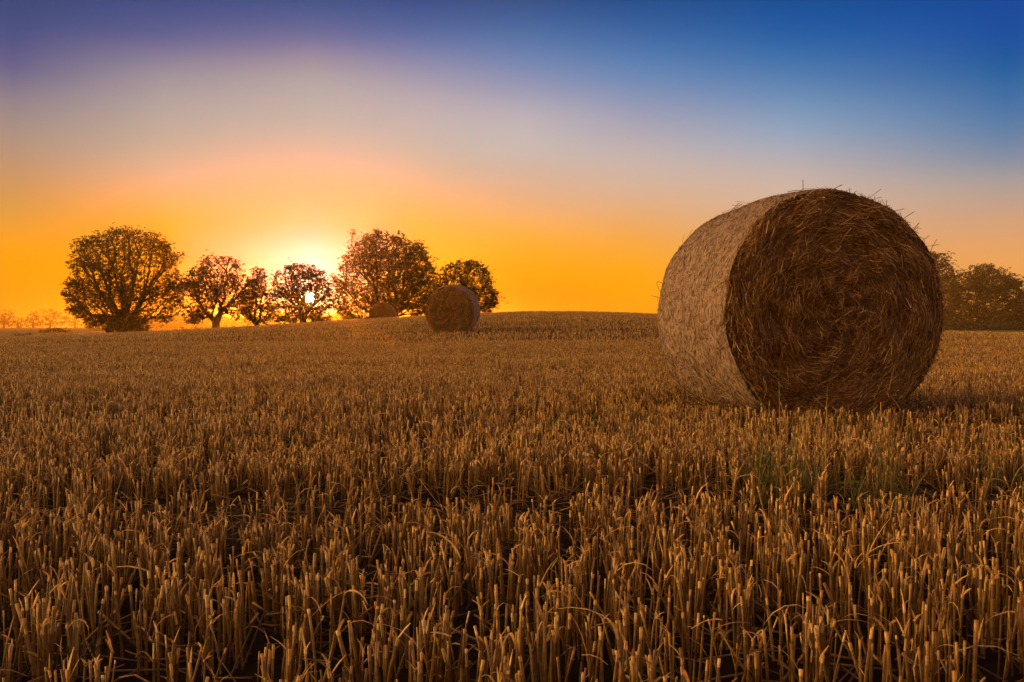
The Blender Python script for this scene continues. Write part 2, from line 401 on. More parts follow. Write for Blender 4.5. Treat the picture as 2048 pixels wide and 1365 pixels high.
# ------------------------------------------------------------------ stubble
BALE_XY, BALE_YAW, BALE_L, BALE_R = np.array([2.215, 6.5]), R(12), 1.25, 0.84
axis = np.array([-math.sin(BALE_YAW), math.cos(BALE_YAW)])
BALE_C = BALE_XY + axis * BALE_L / 2
SECOND_C = np.array([at(899, 660, 30.0)[0], 30.6])
THIRD_C = np.array([at(766, 630, 57.5)[0], 57.5])
def clear_of_bales(x, y, m=0.0):
    ok = np.ones(len(x), bool)
    for c, yaw in ((BALE_C, BALE_YAW), (SECOND_C, -R(6)), (THIRD_C, 0)):
        a = np.array([-math.sin(yaw), math.cos(yaw)]); b = np.array([a[1], -a[0]])
        dx, dy = x - c[0], y - c[1]
        ok &= ~((np.abs(dx * a[0] + dy * a[1]) < BALE_L / 2 + m) & (np.abs(dx * b[0] + dy * b[1]) < 0.50 + m))
    return ok
ROW_YAW = R(4)
def track(x, y):
    """how far the drill left the ground bare: wheel tracks that cross the view"""
    t = y - 0.10 * x + .05 * wob(x, y, 1.4)
    a = np.exp(-((t - 3.25) / .36) ** 4) * np.clip(1.25 - np.abs(x + .1) * .25, .45, 1)
    b = np.exp(-((y + .06 * x - 6.0) / .36) ** 4) * .85
    c = np.exp(-((y - 10.8) / .35) ** 2) * .5 + np.exp(-((y - .25 * x - 17.5) / .6) ** 2) * .55 + np.exp(-((y + .1 * x - 25) / .8) ** 2) * .4
    return np.clip(a + b + c, 0, 1)

def in_field(x, y):
    edge = 60 + np.clip((x - 12) / 10, 0, 1) * 48
    return y < edge + .6 * wob(x, y, .5)

def row_points(y0, y1, spacing, per_m, jitter, side=.6):
    """plants along drilled rows inside the wedge the field shows"""
    xm = y1 * .66 + side
    n_rows = int((y1 - y0 + 2 * xm * math.tan(ROW_YAW)) / spacing) + 2
    ys = y0 - xm * math.tan(ROW_YAW) + np.arange(n_rows) * spacing
    n = int(2 * xm * per_m)
    X = rng.uniform(-xm, xm, (n_rows, n)); Y = ys[:, None] + X * math.tan(ROW_YAW) + rng.normal(0, jitter, X.shape)
    x, y = X.ravel(), Y.ravel()
    k = (y >= y0) & (y < y1) & (np.abs(x) < np.maximum(y, 0) * .66 + side) & (x * x + y * y > .3)
    x, y = x[k], y[k]
    k = in_field(x, y) & (rng.random(len(x)) > .86 * track(x, y)) & clear_of_bales(x, y) & (rng.random(len(x)) < .96 + .12 * wob(x, y, 2.1))
    return x[k], y[k]

def stalk_paths(x, y, S, hmean, hsd, tilt, leanp):
    n = len(x)
    h = np.clip(hmean * (1 + .16 * wob(x, y, 1.7)) + rng.normal(0, hsd, n), .04, .26)
    # trodden flat round the big bale
    d = np.hypot((x - BALE_C[0]) / 1.25, (y - BALE_C[1]) / 1.15)
    h = h * (.55 + .45 * smooth((d - .7) / .55))
    th = np.abs(rng.normal(0, tilt, n)); big = rng.random(n) < leanp; th = np.where(big, rng.uniform(.3, 1.0, n), th)
    ph = rng.uniform(0, 6.28, n)
    z0 = terrain(x, y) - .01
    t = np.linspace(0, 1, S)[None, :]
    bend = rng.normal(0, .06, n)[:, None] * t * t
    lx = np.sin(th) * np.cos(ph); ly = np.sin(th) * np.sin(ph); lz = np.cos(th)
    P = np.stack([x[:, None] + (lx[:, None] * t + bend * lz[:, None]) * h[:, None], y[:, None] + (ly[:, None] * t + bend * .5) * h[:, None], z0[:, None] + lz[:, None] * t * (h[:, None] + .01)], -1)
    return P, h

# nearest stalks: six sided, with sheaths, blades and frayed tops
near = MB(); tops = MB()
def cut_ends(P, rad, lo, hi, share, K):
    """the bleached, slightly swollen cut end of a stalk, coloured as if lit"""
    k = rng.random(len(P)) < share
    A, B = P[k, -2 if P.shape[1] > 2 else 0], P[k, -1]
    d = B - A; L = np.linalg.norm(d, axis=1, keepdims=True); d = d / L
    ln = np.minimum(rng.uniform(lo, hi, (k.sum(), 1)), L)
    top = B + d * .0012
    r = np.broadcast_to(rad, (len(P),))[k][:, None]
    tops.tubes(np.stack([top - d * ln, top], 1), r * np.array([1.04, 1.16])[None, :], K)
def tillers(x, y, lo, hi, spread):
    k = rng.integers(lo, hi + 1, len(x))
    X = np.repeat(x, k) + rng.normal(0, spread, k.sum()); Y = np.repeat(y, k) + rng.normal(0, spread, k.sum())
    return X, Y
x, y = row_points(.75, 4.6, .108, 25, .022)
x, y = tillers(x, y, 2, 5, .010)
P, h = stalk_paths(x, y, 4, .126, .018, .09, .09)
n = len(x)
rad = np.clip(rng.normal(.0020, .0006, n), .0011, .0036)
near.tubes(P, rad[:, None] * np.array([1.05, 1.0, .97, .95])[None, :], 6)
cut_ends(P, rad, .004, .026, .8, 6)
sh = rng.random(n) < .55                                  # sheath wrapped round the lower stem
Ps = P[sh].copy(); top = rng.uniform(.45, .9, sh.sum())[:, None, None]
Ps = Ps[:, :1] + (Ps - Ps[:, :1]) * top
near.tubes(Ps, (rad[sh] * 1.35)[:, None] * np.array([1.0, 1.0, 1.02, 1.1])[None, :], 6, cap=False)
nd = rng.random(n) < .35                                  # the knot of a stem
kp = P[nd]; f = rng.uniform(.35, .8, nd.sum())[:, None]
c0 = kp[:, 0] + (kp[:, -1] - kp[:, 0]) * f; dv = (kp[:, -1] - kp[:, 0]); dv /= np.linalg.norm(dv, axis=1, keepdims=True)
near.tubes(np.stack([c0 - dv * .003, c0, c0 + dv * .003], 1), (rad[nd] * 1.0)[:, None] * np.array([1.0, 1.45, 1.0])[None, :], 6)

def blades(mbk, px, py, pz, length, width, up, S=6):
    n = len(px); ph = rng.uniform(0, 6.28, n); L = np.abs(length * rng.lognormal(0, .35, n))
    a0 = rng.normal(up, .3, n); curl = rng.normal(2.1, .8, n)
    pts = np.zeros((n, S, 3)); pts[:, 0] = np.stack([px, py, pz], -1)
    tw = rng.normal(0, .5, n)
    for i in range(1, S):
        a = a0 - curl * i / S; p2 = ph + tw * i / S
        pts[:, i] = pts[:, i - 1] + (L / (S - 1))[:, None] * np.stack([np.cos(a) * np.cos(p2), np.cos(a) * np.sin(p2), np.sin(a)], -1)
    gz = terrain(pts[..., 0], pts[..., 1]) + .004
    pts[..., 2] = np.maximum(pts[..., 2], gz)
    w = (width * rng.uniform(.5, 1.3, n))[:, None] * np.array([1, 1.05, 1, .85, .6, .15])[None, :S]
    side = np.stack([-np.sin(ph), np.cos(ph), rng.normal(0, .5, n)], -1)
    mbk.ribbons(pts, w, side)
bl = rng.random(n) < .20
tt = rng.uniform(.35, 1.0, bl.sum())
b0 = P[bl, 0] + (P[bl, -1] - P[bl, 0]) * tt[:, None]
blades(tops, b0[:, 0], b0[:, 1], b0[:, 2], .085, .0040, 1.1)
fr = np.repeat(np.where(rng.random(n) < .22)[0], 2)       # frayed tops
tip = P[fr, -1]; nf = len(fr)
d = np.stack([rng.normal(0, .6, nf), rng.normal(0, .6, nf), rng.uniform(.4, 1.2, nf)], -1); d /= np.linalg.norm(d, axis=1, keepdims=True)
ln = rng.uniform(.012, .04, nf)[:, None]
tops.ribbons(np.stack([tip - d * .004, tip + d * ln * .5, tip + d * ln + np.array([0, 0, -.004])], 1), np.array([.005, .0045, .0015])[None, :] * rng.uniform(.6, 1.2, nf)[:, None], np.stack([d[:, 1], -d[:, 0], rng.normal(0, .3, nf)], -1))
# the field goes on behind the camera and to both sides of it
x, y = row_points(-5, .75, .112, 24, .02, side=4.5)
x, y = tillers(x, y, 1, 3, .012)
x2, y2 = row_points(.75, 8, .125, 20, .02, side=5.5)
k = np.abs(x2) > y2 * .66 + .6
x, y = np.concatenate([x, x2[k]]), np.concatenate([y, y2[k]])
P, h = stalk_paths(x, y, 3, .145, .022, .10, .12)
near.tubes(P, np.clip(rng.normal(.0026, .0006, len(x)), .0014, .0042)[:, None] * np.ones((1, 3)), 3)
# middle distance
x, y = row_points(4.6, 11, .12, 20, .022)
x, y = tillers(x, y, 2, 4, .012)
P, h = stalk_paths(x, y, 3, .128, .024, .11, .13)
n = len(x); rad = np.clip(rng.normal(.0026, .0006, n), .0015, .0042)
near.tubes(P, rad[:, None] * np.array([1.1, 1, .95])[None, :], 4)
cut_ends(P, rad, .008, .045, .8, 4)
bl = rng.random(n) < .24
b0 = P[bl, 0] + (P[bl, -1] - P[bl, 0]) * rng.uniform(.4, 1.0, bl.sum())[:, None]
blades(tops, b0[:, 0], b0[:, 1], b0[:, 2], .075, .0048, 1.0)
x, y = row_points(11, 24, .125, 26, .035)
x, y = tillers(x, y, 1, 2, .02)
P, h = stalk_paths(x, y, 2, .120, .024, .14, .14)
n = len(x)
rad = np.clip(rng.normal(.0033, .0007, n), .002, .0055)
near.tubes(P, rad[:, None] * np.array([1.1, .95])[None, :], 3)
cut_ends(P, rad, .015, .06, .85, 3)
bl = rng.random(n) < .3
blades(tops, P[bl, -1, 0], P[bl, -1, 1], P[bl, -1, 2] - .02, .07, .008, .9, S=6)
# far field
for y0, y1, spc, pm, rr in ((24, 36, .15, 13.0, .0052), (36, 46, .14, 15.0, .0058), (46, 62, .13, 16.0, .0064), (62, 110, .35, 3.0, .012)):
    x, y = row_points(y0, y1, spc, pm, .06)
    if y0 > 50:
        k = x > 8; x, y = x[k], y[k]
    P, h = stalk_paths(x, y, 2, .105, .022, .2, .12)
    rad = np.clip(rng.normal(rr, rr * .2, len(x)), rr * .4, rr * 2)
    near.tubes(P, rad[:, None] * np.array([1.2, .8])[None, :], 3)
    cut_ends(P, rad * .9, .03, .09, .95, 3)
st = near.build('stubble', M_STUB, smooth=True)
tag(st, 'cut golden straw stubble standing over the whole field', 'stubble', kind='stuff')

tag(tops.build('stubble_tops', M_TOPS), 'bleached cut ends coloured as lit tips, and dry leaf blades of the stubble', 'stubble', kind='stuff')

# fallen straw between the rows
lit = MB()
def litter(y0, y1, dens, rad, lmean, K):
    n = int(dens * .62 * (y1 * y1 - y0 * y0))
    y = np.sqrt(rng.uniform(y0 * y0, y1 * y1, n)); x = rng.uniform(-1, 1, n) * (y * .64 + .3)
    k = in_field(x, y) & clear_of_bales(x, y); x, y = x[k], y[k]; n = len(x)
    a = rng.uniform(0, 6.28, n); L = np.abs(rng.normal(lmean, lmean * .4, n)) + .02
    dz = np.abs(rng.normal(0, .25, n)); lift = np.abs(rng.normal(.006, .015, n))
    t = np.linspace(-.5, .5, 3)
    X = x[:, None] + np.cos(a)[:, None] * L[:, None] * t; Y = y[:, None] + np.sin(a)[:, None] * L[:, None] * t
    Z = terrain(X, Y) + lift[:, None] + (t[None, :] + .5) * (dz * L)[:, None]
    lit.tubes(np.stack([X, Y, Z], -1), np.full((n, 1), rad) * rng.uniform(.6, 1.2, (n, 1)), K)
litter(.7, 5, 260, .0022, .10, 4)
litter(5, 14, 130, .003, .11, 3)
litter(14, 40, 18, .006, .14, 3)
n = 2200
a = rng.uniform(0, 6.28, n); r = 1 + np.abs(rng.normal(0, .28, n))
ux, uy = .58 * r * np.cos(a), .70 * r * np.sin(a)
x = BALE_C[0] + ux * axis[1] + uy * axis[0]; y = BALE_C[1] - ux * axis[0] + uy * axis[1]
b = rng.uniform(0, 6.28, n); L = np.abs(rng.normal(.11, .05, n)) + .02; t = np.linspace(-.5, .5, 3)
X = x[:, None] + np.cos(b)[:, None] * L[:, None] * t; Y = y[:, None] + np.sin(b)[:, None] * L[:, None] * t
Z = terrain(X, Y) + np.abs(rng.normal(.02, .03, n))[:, None] + (t[None, :] + .5) * (np.abs(rng.normal(0, .35, n)) * L)[:, None]
lit.tubes(np.stack([X, Y, Z], -1), rng.uniform(.0014, .0028, (n, 1)), 4)
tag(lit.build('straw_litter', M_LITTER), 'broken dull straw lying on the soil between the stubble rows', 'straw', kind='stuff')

# ------------------------------------------------------------------ bales
def section(theta, r, y):
    """a point of the drum: sagged a little, flat where it stands; y runs along the axis from -L/2"""
    t = 2 * y / BALE_L
    prof = 1 - .022 * np.abs(t) ** 9 + .014 * (1 - t * t) + .013 * np.sin(theta * 3 + 2.0 + y) + .008 * np.sin(theta * 5 + 1.0) * np.sin(y * 4) + .005 * np.sin(theta * 11 + y * 6)
    rr = r * prof
    x = rr * np.cos(theta); z = rr * np.sin(theta)
    low = np.clip(-z / BALE_R, 0, 1)
    x = x * (1 + .035 * low * low)
    lim = -.80 * BALE_R
    z = np.where(z < lim, lim + (z - lim) * .62, z)
    return x, y, z
ZC = -(-.80 * BALE_R - .2 * BALE_R * .62 * 1.0) + .0      # height of the drum's axis above where it stands

def make_bale():
    root = thing('straw_bale', 'largest, nearest round straw bale with pale netted side and rough dark straw end', 'straw bale', (0, 0, 0), group='round straw bales on the field')
    L2 = BALE_L / 2
    # the wrapped drum
    nt_, ny_ = 220, 60
    th = np.linspace(0, 2 * math.pi, nt_ + 1); ys = np.linspace(-L2, L2, ny_)
    TH, YS = np.meshgrid(th, ys)
    X, Y, Z = section(TH, BALE_R * np.ones_like(TH), YS)
    Z = Z + ZC
    idx = np.arange(TH.size).reshape(TH.shape)
    m = MB()
    m.add(np.stack([X, Y, Z], -1).reshape(-1, 3), np.stack([idx[:-1, :-1], idx[:-1, 1:], idx[1:, 1:], idx[1:, :-1]], -1).reshape(-1, 4),
          uv=np.stack([TH * BALE_R, YS], -1).reshape(-1, 2))
    m.build('net_wrap', M_WRAP, root)
    # straw showing through the net
    n = 15000
    t0 = rng.uniform(0, 2 * math.pi, n); y0 = rng.uniform(-L2, L2, n)
    ang = rng.normal(0, .30, n); ln = rng.uniform(.012, .045, n)
    s = np.linspace(-.5, .5, 3)[None, :]
    tt = t0[:, None] + np.cos(ang)[:, None] * ln[:, None] * s / BALE_R; yy = np.clip(y0[:, None] + np.sin(ang)[:, None] * ln[:, None] * s, -L2, L2)
    off = np.array([-.001, .0012, -.001])[None, :] + rng.uniform(-.001, .003, n)[:, None]
    X, Y, Z = section(tt, BALE_R + off, yy)
    m = MB(); m.tubes(np.stack([X, Y, Z + ZC], -1), rng.uniform(.001, .0022, n)[:, None] * np.ones((1, 3)), 3)
    # longer straws caught on the net, more of them low down
    n = 420
    t0 = np.where(rng.random(n) < .6, rng.normal(3.9, .5, n), rng.uniform(0, 6.28, n)); y0 = rng.uniform(-L2, L2, n)
    ang = rng.uniform(0, 6.28, n); ln = rng.uniform(.05, .2, n)
    tt = t0[:, None] + np.cos(ang)[:, None] * ln[:, None] * s / BALE_R; yy = np.clip(y0[:, None] + np.sin(ang)[:, None] * ln[:, None] * s, -L2 - .03, L2 + .03)
    off = np.abs(rng.normal(.004, .006, n))[:, None] + (s + .5) * np.abs(rng.normal(0, .02, n))[:, None]
    X, Y, Z = section(tt, BALE_R + off, np.clip(yy, -L2, L2))
    m.tubes(np.stack([X, yy, Z + ZC], -1), rng.uniform(.0014, .0026, n)[:, None] * np.ones((1, 3)), 4)
    m.build('wrapped_straw', M_SIDESTRAW, root)
    # both ends: a rough disc covered in straws wound round the axis
    for sgn, cnt in ((-1, 26000), (1, 6000)):
        m = MB()
        rs = np.linspace(0, 1, 46)[1:]; th = np.linspace(0, 2 * math.pi, 181)[:-1]
        RR, TT = np.meshgrid(rs, th, indexing='ij')
        dome = .03 * (1 - RR ** 3) + .012 * np.sin(RR * 30 + TT * 3) * np.sin(TT * 7) * (1 - RR)
        X, _, Z = section(TT, RR * BALE_R * .985, sgn * (L2 - .004) * np.ones_like(RR))
        Yv = sgn * (L2 - .01 + dome * .6)
        v = np.concatenate([[[0, sgn * (L2 + .01), ZC]], np.stack([X, Yv, Z + ZC], -1).reshape(-1, 3)])
        k = len(th); i = np.arange(k)
        m.add(v, np.stack([np.zeros(k, int), 1 + i, 1 + (i + 1) % k], -1))
        base = (np.arange(len(rs) - 1) * k)[:, None]
        q = np.stack([1 + base + i, 1 + base + k + i, 1 + base + k + (i + 1) % k, 1 + base + (i + 1) % k], -1).reshape(-1, 4)
        m.l.append(q.ravel()); m.s.append(np.full(len(q), 4, dtype=np.int64))
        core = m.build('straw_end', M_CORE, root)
        m = MB()
        n = cnt
        r0 = BALE_R * np.sqrt(rng.uniform(0, 1.0, n)); t0 = rng.uniform(0, 2 * math.pi, n)
        spread = .32 + .75 * (1 - r0 / BALE_R) ** 2
        a = t0 + math.pi / 2 + rng.normal(0, 1, n) * spread + .12
        wild = rng.random(n) < .10; a = np.where(wild, rng.uniform(0, 6.28, n), a)
        ln = np.clip(rng.lognormal(math.log(.075), .5, n), .02, .24)
        s5 = np.linspace(-.5, .5, 4)[None, :]
        bend = rng.normal(0, .045, n)[:, None]
        cx = (r0 * np.cos(t0))[:, None] + np.cos(a)[:, None] * ln[:, None] * s5 - np.sin(a)[:, None] * bend * ln[:, None] * (4 * s5 * s5)
        cz = (r0 * np.sin(t0))[:, None] + np.sin(a)[:, None] * ln[:, None] * s5 + np.cos(a)[:, None] * bend * ln[:, None] * (4 * s5 * s5)
        rr = np.hypot(cx, cz); tt = np.arctan2(cz, cx)
        lump = .012 * np.sin(9 * tt + 14 * rr) + .010 * np.sin(23 * rr - 4 * tt)
        lay = rng.uniform(-.004, .034, n)[:, None] + lump + rng.normal(0, .10, n)[:, None] * s5 * ln[:, None] + .012
        edge = np.clip(rr / BALE_R, 0, 1.05)
        depth = .018 * (1 - edge ** 3) - .055 * np.clip(edge, 0, 1) ** 12
        X, _, Z = section(tt, np.minimum(rr, BALE_R * 1.01), sgn * (L2 - .004) * np.ones_like(rr))
        Z = np.maximum(Z + ZC, .004)
        m.tubes(np.stack([X, sgn * (L2 + lay + depth), Z], -1), rng.uniform(.0009, .0026, n)[:, None] * np.array([1, 1.05, 1, .9])[None, :], 3)
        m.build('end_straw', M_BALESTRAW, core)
    # straws that stand out from the rim and the ends
    m = MB()
    n = 1500
    t0 = np.where(rng.random(n) < .72, rng.uniform(-.6, 2.5, n), rng.uniform(0, 6.28, n))
    r0 = BALE_R * rng.uniform(.93, 1.0, n)
    y0 = -L2 + np.abs(rng.normal(0, .035, n)) - .02
    ln = np.clip(rng.lognormal(math.log(.036), .55, n), .012, .13)
    tang = rng.normal(0, .8, n) + np.where(rng.random(n) < .5, 1.1, -1.1); outw = np.abs(rng.normal(.32, .30, n)); ax = rng.normal(-.25, .45, n)
    dx = outw * np.cos(t0) - tang * np.sin(t0); dz = outw * np.sin(t0) + tang * np.cos(t0)
    D = np.stack([dx, ax, dz], -1); D /= np.linalg.norm(D, axis=1, keepdims=True)
    X, Y, Z = section(t0, r0, y0)
    B = np.stack([X, Y, np.maximum(Z + ZC, .02)], -1) - D * .02
    s = np.linspace(0, 1, 4)[None, :, None]
    curl = rng.normal(0, .22, (n, 1, 3)) * ln[:, None, None]
    m.tubes(B[:, None, :] + D[:, None, :] * ln[:, None, None] * s + curl * s * s, rng.uniform(.0012, .0026, n)[:, None] * np.ones((1, 4)), 4)
    # few along the drum
    n = 260
    t0 = rng.uniform(0, 6.28, n); y0 = rng.uniform(-L2, L2, n); ln = np.clip(rng.lognormal(math.log(.03), .6, n), .01, .14)
    tang = rng.normal(0, 1.0, n); outw = np.abs(rng.normal(.35, .35, n)); ax = rng.normal(0, .4, n)
    D = np.stack([outw * np.cos(t0) - tang * np.sin(t0), ax, outw * np.sin(t0) + tang * np.cos(t0)], -1); D /= np.linalg.norm(D, axis=1, keepdims=True)
    X, Y, Z = section(t0, BALE_R, y0); B = np.stack([X, Y, np.maximum(Z + ZC, .02)], -1) - D * .008
    curl = rng.normal(0, .3, (n, 1, 3)) * ln[:, None, None]
    m.tubes(B[:, None, :] + D[:, None, :] * ln[:, None, None] * s + curl * s * s, rng.uniform(.0010, .0022, n)[:, None] * np.ones((1, 4)), 4)
    # the few long ones one notices
    for (t, y, d, l, rad) in ((1.86, -.60, (-.05, -.05, 1), .11, .0026), (1.60, -.58, (.85, 0, .52), .11, .0028), (1.33, -.58, (1, 0, .02), .13, .0022), (1.25, -.6, (.3, 0, 1), .05, .002),
                              (.33, -.57, (.95, 0, .34), .16, .0034), (.12, -.58, (1, 0, -.1), .09, .002), (-.35, -.58, (.9, 0, .7), .12, .0022), (-.62, -.58, (1, 0, -.5), .13, .002),
                              (1.0, -.58, (.8, 0, .3), .12, .0022), (.62, -.59, (.7, 0, .6), .10, .002), (3.35, .45, (-.6, -.4, -.5), .16, .0022), (3.6, .5, (-.9, -.2, .5), .14, .002), (3.0, .55, (-1, 0, .3), .10, .0016)):
        X, Y, Z = section(np.array([t]), np.array([BALE_R * .985]), np.array([y]))
        b = np.array([X[0], Y[0], Z[0] + ZC]); d = np.array(d, float); d /= np.linalg.norm(d)
        q = np.array([b - d * .05 + (d * (l + .05)) * k + np.array([0, 0, -.10 * l]) * k * k for k in (0, .33, .66, 1)])
        m.tubes(q[None], np.full((1, 4), rad), 5)
    # a looping green blade on the far left edge
    X, Y, Z = section(np.array([2.86]), np.array([BALE_R]), np.array([.56]))
    b = np.array([X[0], Y[0], Z[0] + ZC])
    u = np.linspace(0, 1, 10); q = b + np.stack([-.055 * np.sin(u * 3.3) , 0 * u, .03 * np.sin(u * 3) - .13 * u ** 2.2], -1)
    m.tubes(q[None], np.full((1, 10), .0022), 4)
    m.build('loose_straw', M_BALESTRAW, root)
    return root

def copy_tree(o, parent=None):
    c = o.copy(); link(c)
    if parent is not None:
        c.parent = parent
    for ch in list(o.children): copy_tree(ch, c)
    return c
bale = make_bale()
SINK = .012
bale.location = (BALE_C[0], BALE_C[1], float(terrain(BALE_C[0], BALE_C[1])) - SINK)
bale.rotation_euler = (0, 0, BALE_YAW)
b2 = copy_tree(bale)
b2['label'] = 'netted straw bale halfway up the rise, in front of the rounded tree'
b2.location = (SECOND_C[0], SECOND_C[1], float(terrain(*SECOND_C)) - .02); b2.rotation_euler = (R(4.0), R(7), -R(7)); b2.scale = (.95,) * 3
b3 = copy_tree(bale)
b3['label'] = 'distant dark straw bale half hidden behind the crest under the large domed tree'
b3.location = (THIRD_C[0], THIRD_C[1], float(terrain(*THIRD_C)) + .0); b3.rotation_euler = (R(-3), 0, R(1)); b3.scale = (.95,) * 3

# ------------------------------------------------------------------ trees
def grow(targets, fork, weight, step, droop):
    """greedy branches from the fork to every target: returns nodes, parents"""
    pos = [np.zeros(3)]; par = [-1]; pl = [0.0]
    n0 = max(2, int(np.linalg.norm(fork) / step))
    for i in range(1, n0 + 1):
        pos.append(fork * i / n0); par.append(len(pos) - 2); pl.append(pl[-1] + np.linalg.norm(fork) / n0)
    start = n0
    cap = 60000
    A = np.zeros((cap, 3)); A[:len(pos)] = pos; PL = np.zeros(cap); PL[:len(pos)] = pl; PAR = np.full(cap, -1, int); PAR[:len(pos)] = par
    DIR = np.zeros((cap, 3)); DIR[:len(pos), 2] = 1
    n = len(pos)
    order = np.argsort(np.linalg.norm(targets - fork, axis=1))
    for ti in order:
        t = targets[ti]
        d = t - A[start:n]; dist = np.linalg.norm(d, axis=1) + 1e-6
        cosang = (d * DIR[start:n]).sum(1) / dist
        cost = dist + weight * PL[start:n] + np.where(cosang < .25, .8 * dist, 0)
        b = int(np.argmin(cost)) + start
        dist = np.linalg.norm(t - A[b]); k = max(1, int(dist / step))
        a0 = A[b].copy(); prev = b; d0 = DIR[b]; dd = (t - a0)
        for i in range(1, k + 1):
            u = i / k
            p = a0 + dd * u + d0 * (dist * .22) * u * (1 - u) + np.array([0, 0, droop * dist * u * (1 - u)]) + rng.normal(0, .03 * step, 3) * (i < k)
            A[n] = p; PAR[n] = prev; PL[n] = PL[prev] + np.linalg.norm(p - A[prev])
            v = p - A[prev]; DIR[n] = v / (np.linalg.norm(v) + 1e-9)
            prev = n; n += 1
    return A[:n], PAR[:n]

def branch_mesh(mbk, A, PAR, r_root, r_tip, expo=2.3):
    n = len(A)
    kids = [[] for _ in range(n)]
    for i in range(1, n): kids[PAR[i]].append(i)
    w = np.zeros(n)
    for i in range(n - 1, -1, -1):
        if not kids[i]: w[i] += 1
        if PAR[i] >= 0: w[PAR[i]] += w[i]
    rad = r_tip + (r_root - r_tip) * (w / w[0]) ** (1 / expo)
    chains = []
    stack = [(0, None)]
    while stack:
        i, p = stack.pop()
        ch = [p, i] if p is not None else [i]
        while kids[i]:
            ks = sorted(kids[i], key=lambda k: -w[k])
            for k in ks[1:]: stack.append((k, i))
            i = ks[0]; ch.append(i)
        if len(ch) > 1: chains.append(ch)
    bylen = {}
    for c in chains: bylen.setdefault(len(c), []).append(c)
    for ln_, cs in bylen.items():
        cs = np.array(cs)
        Rr = rad[cs].copy()
        if ln_ > 1: Rr[:, 0] = np.minimum(Rr[:, 0], Rr[:, 1] * 1.25)
        big = Rr.max() > .05
        mbk.tubes(A[cs], Rr, 7 if big else 4)

def leaf_clusters(mbk, C, size, nl=5, droop=.55, wid=.40):
    """palmate clusters of hanging leaflets"""
    n = len(C)
    sz = size * rng.uniform(.6, 1.35, n)
    a0 = rng.uniform(0, 6.28, n)
    a = (a0[:, None] + np.arange(nl)[None, :] * 2 * math.pi / nl + rng.normal(0, .25, (n, nl)))
    dn = rng.normal(droop, .35, (n, nl))
    d = np.stack([np.cos(a) * np.cos(dn), np.sin(a) * np.cos(dn), -np.sin(dn)], -1)
    L = sz[:, None] * rng.uniform(.7, 1.2, (n, nl))
    side = np.cross(d, rng.normal(0, .35, (n, nl, 3)) + np.array([0, 0, 1.0])); side /= np.linalg.norm(side, axis=-1, keepdims=True) + 1e-9
    c = C[:, None, :]
    v0 = np.broadcast_to(c, d.shape); m_ = c + d * (L * .6)[..., None]; e = c + d * L[..., None] + np.array([0, 0, -.12]) * L[..., None]
    w = side * (L * wid / 2)[..., None]
    V = np.stack([v0, m_ - w, e, m_ + w], 2).reshape(-1, 3)
    F = np.arange(len(V)).reshape(-1, 4)
    mbk.add(V, F)

def sun_hole(C, origin, half):
    """the crown has a gap here: drop clusters close to the line from the eye to the sun"""
    Q = C + origin - np.array([0, 0, CAM_H])
    t = Q @ SUN_DIR
    d = np.linalg.norm(Q - t[:, None] * SUN_DIR, axis=1)
    return d > half

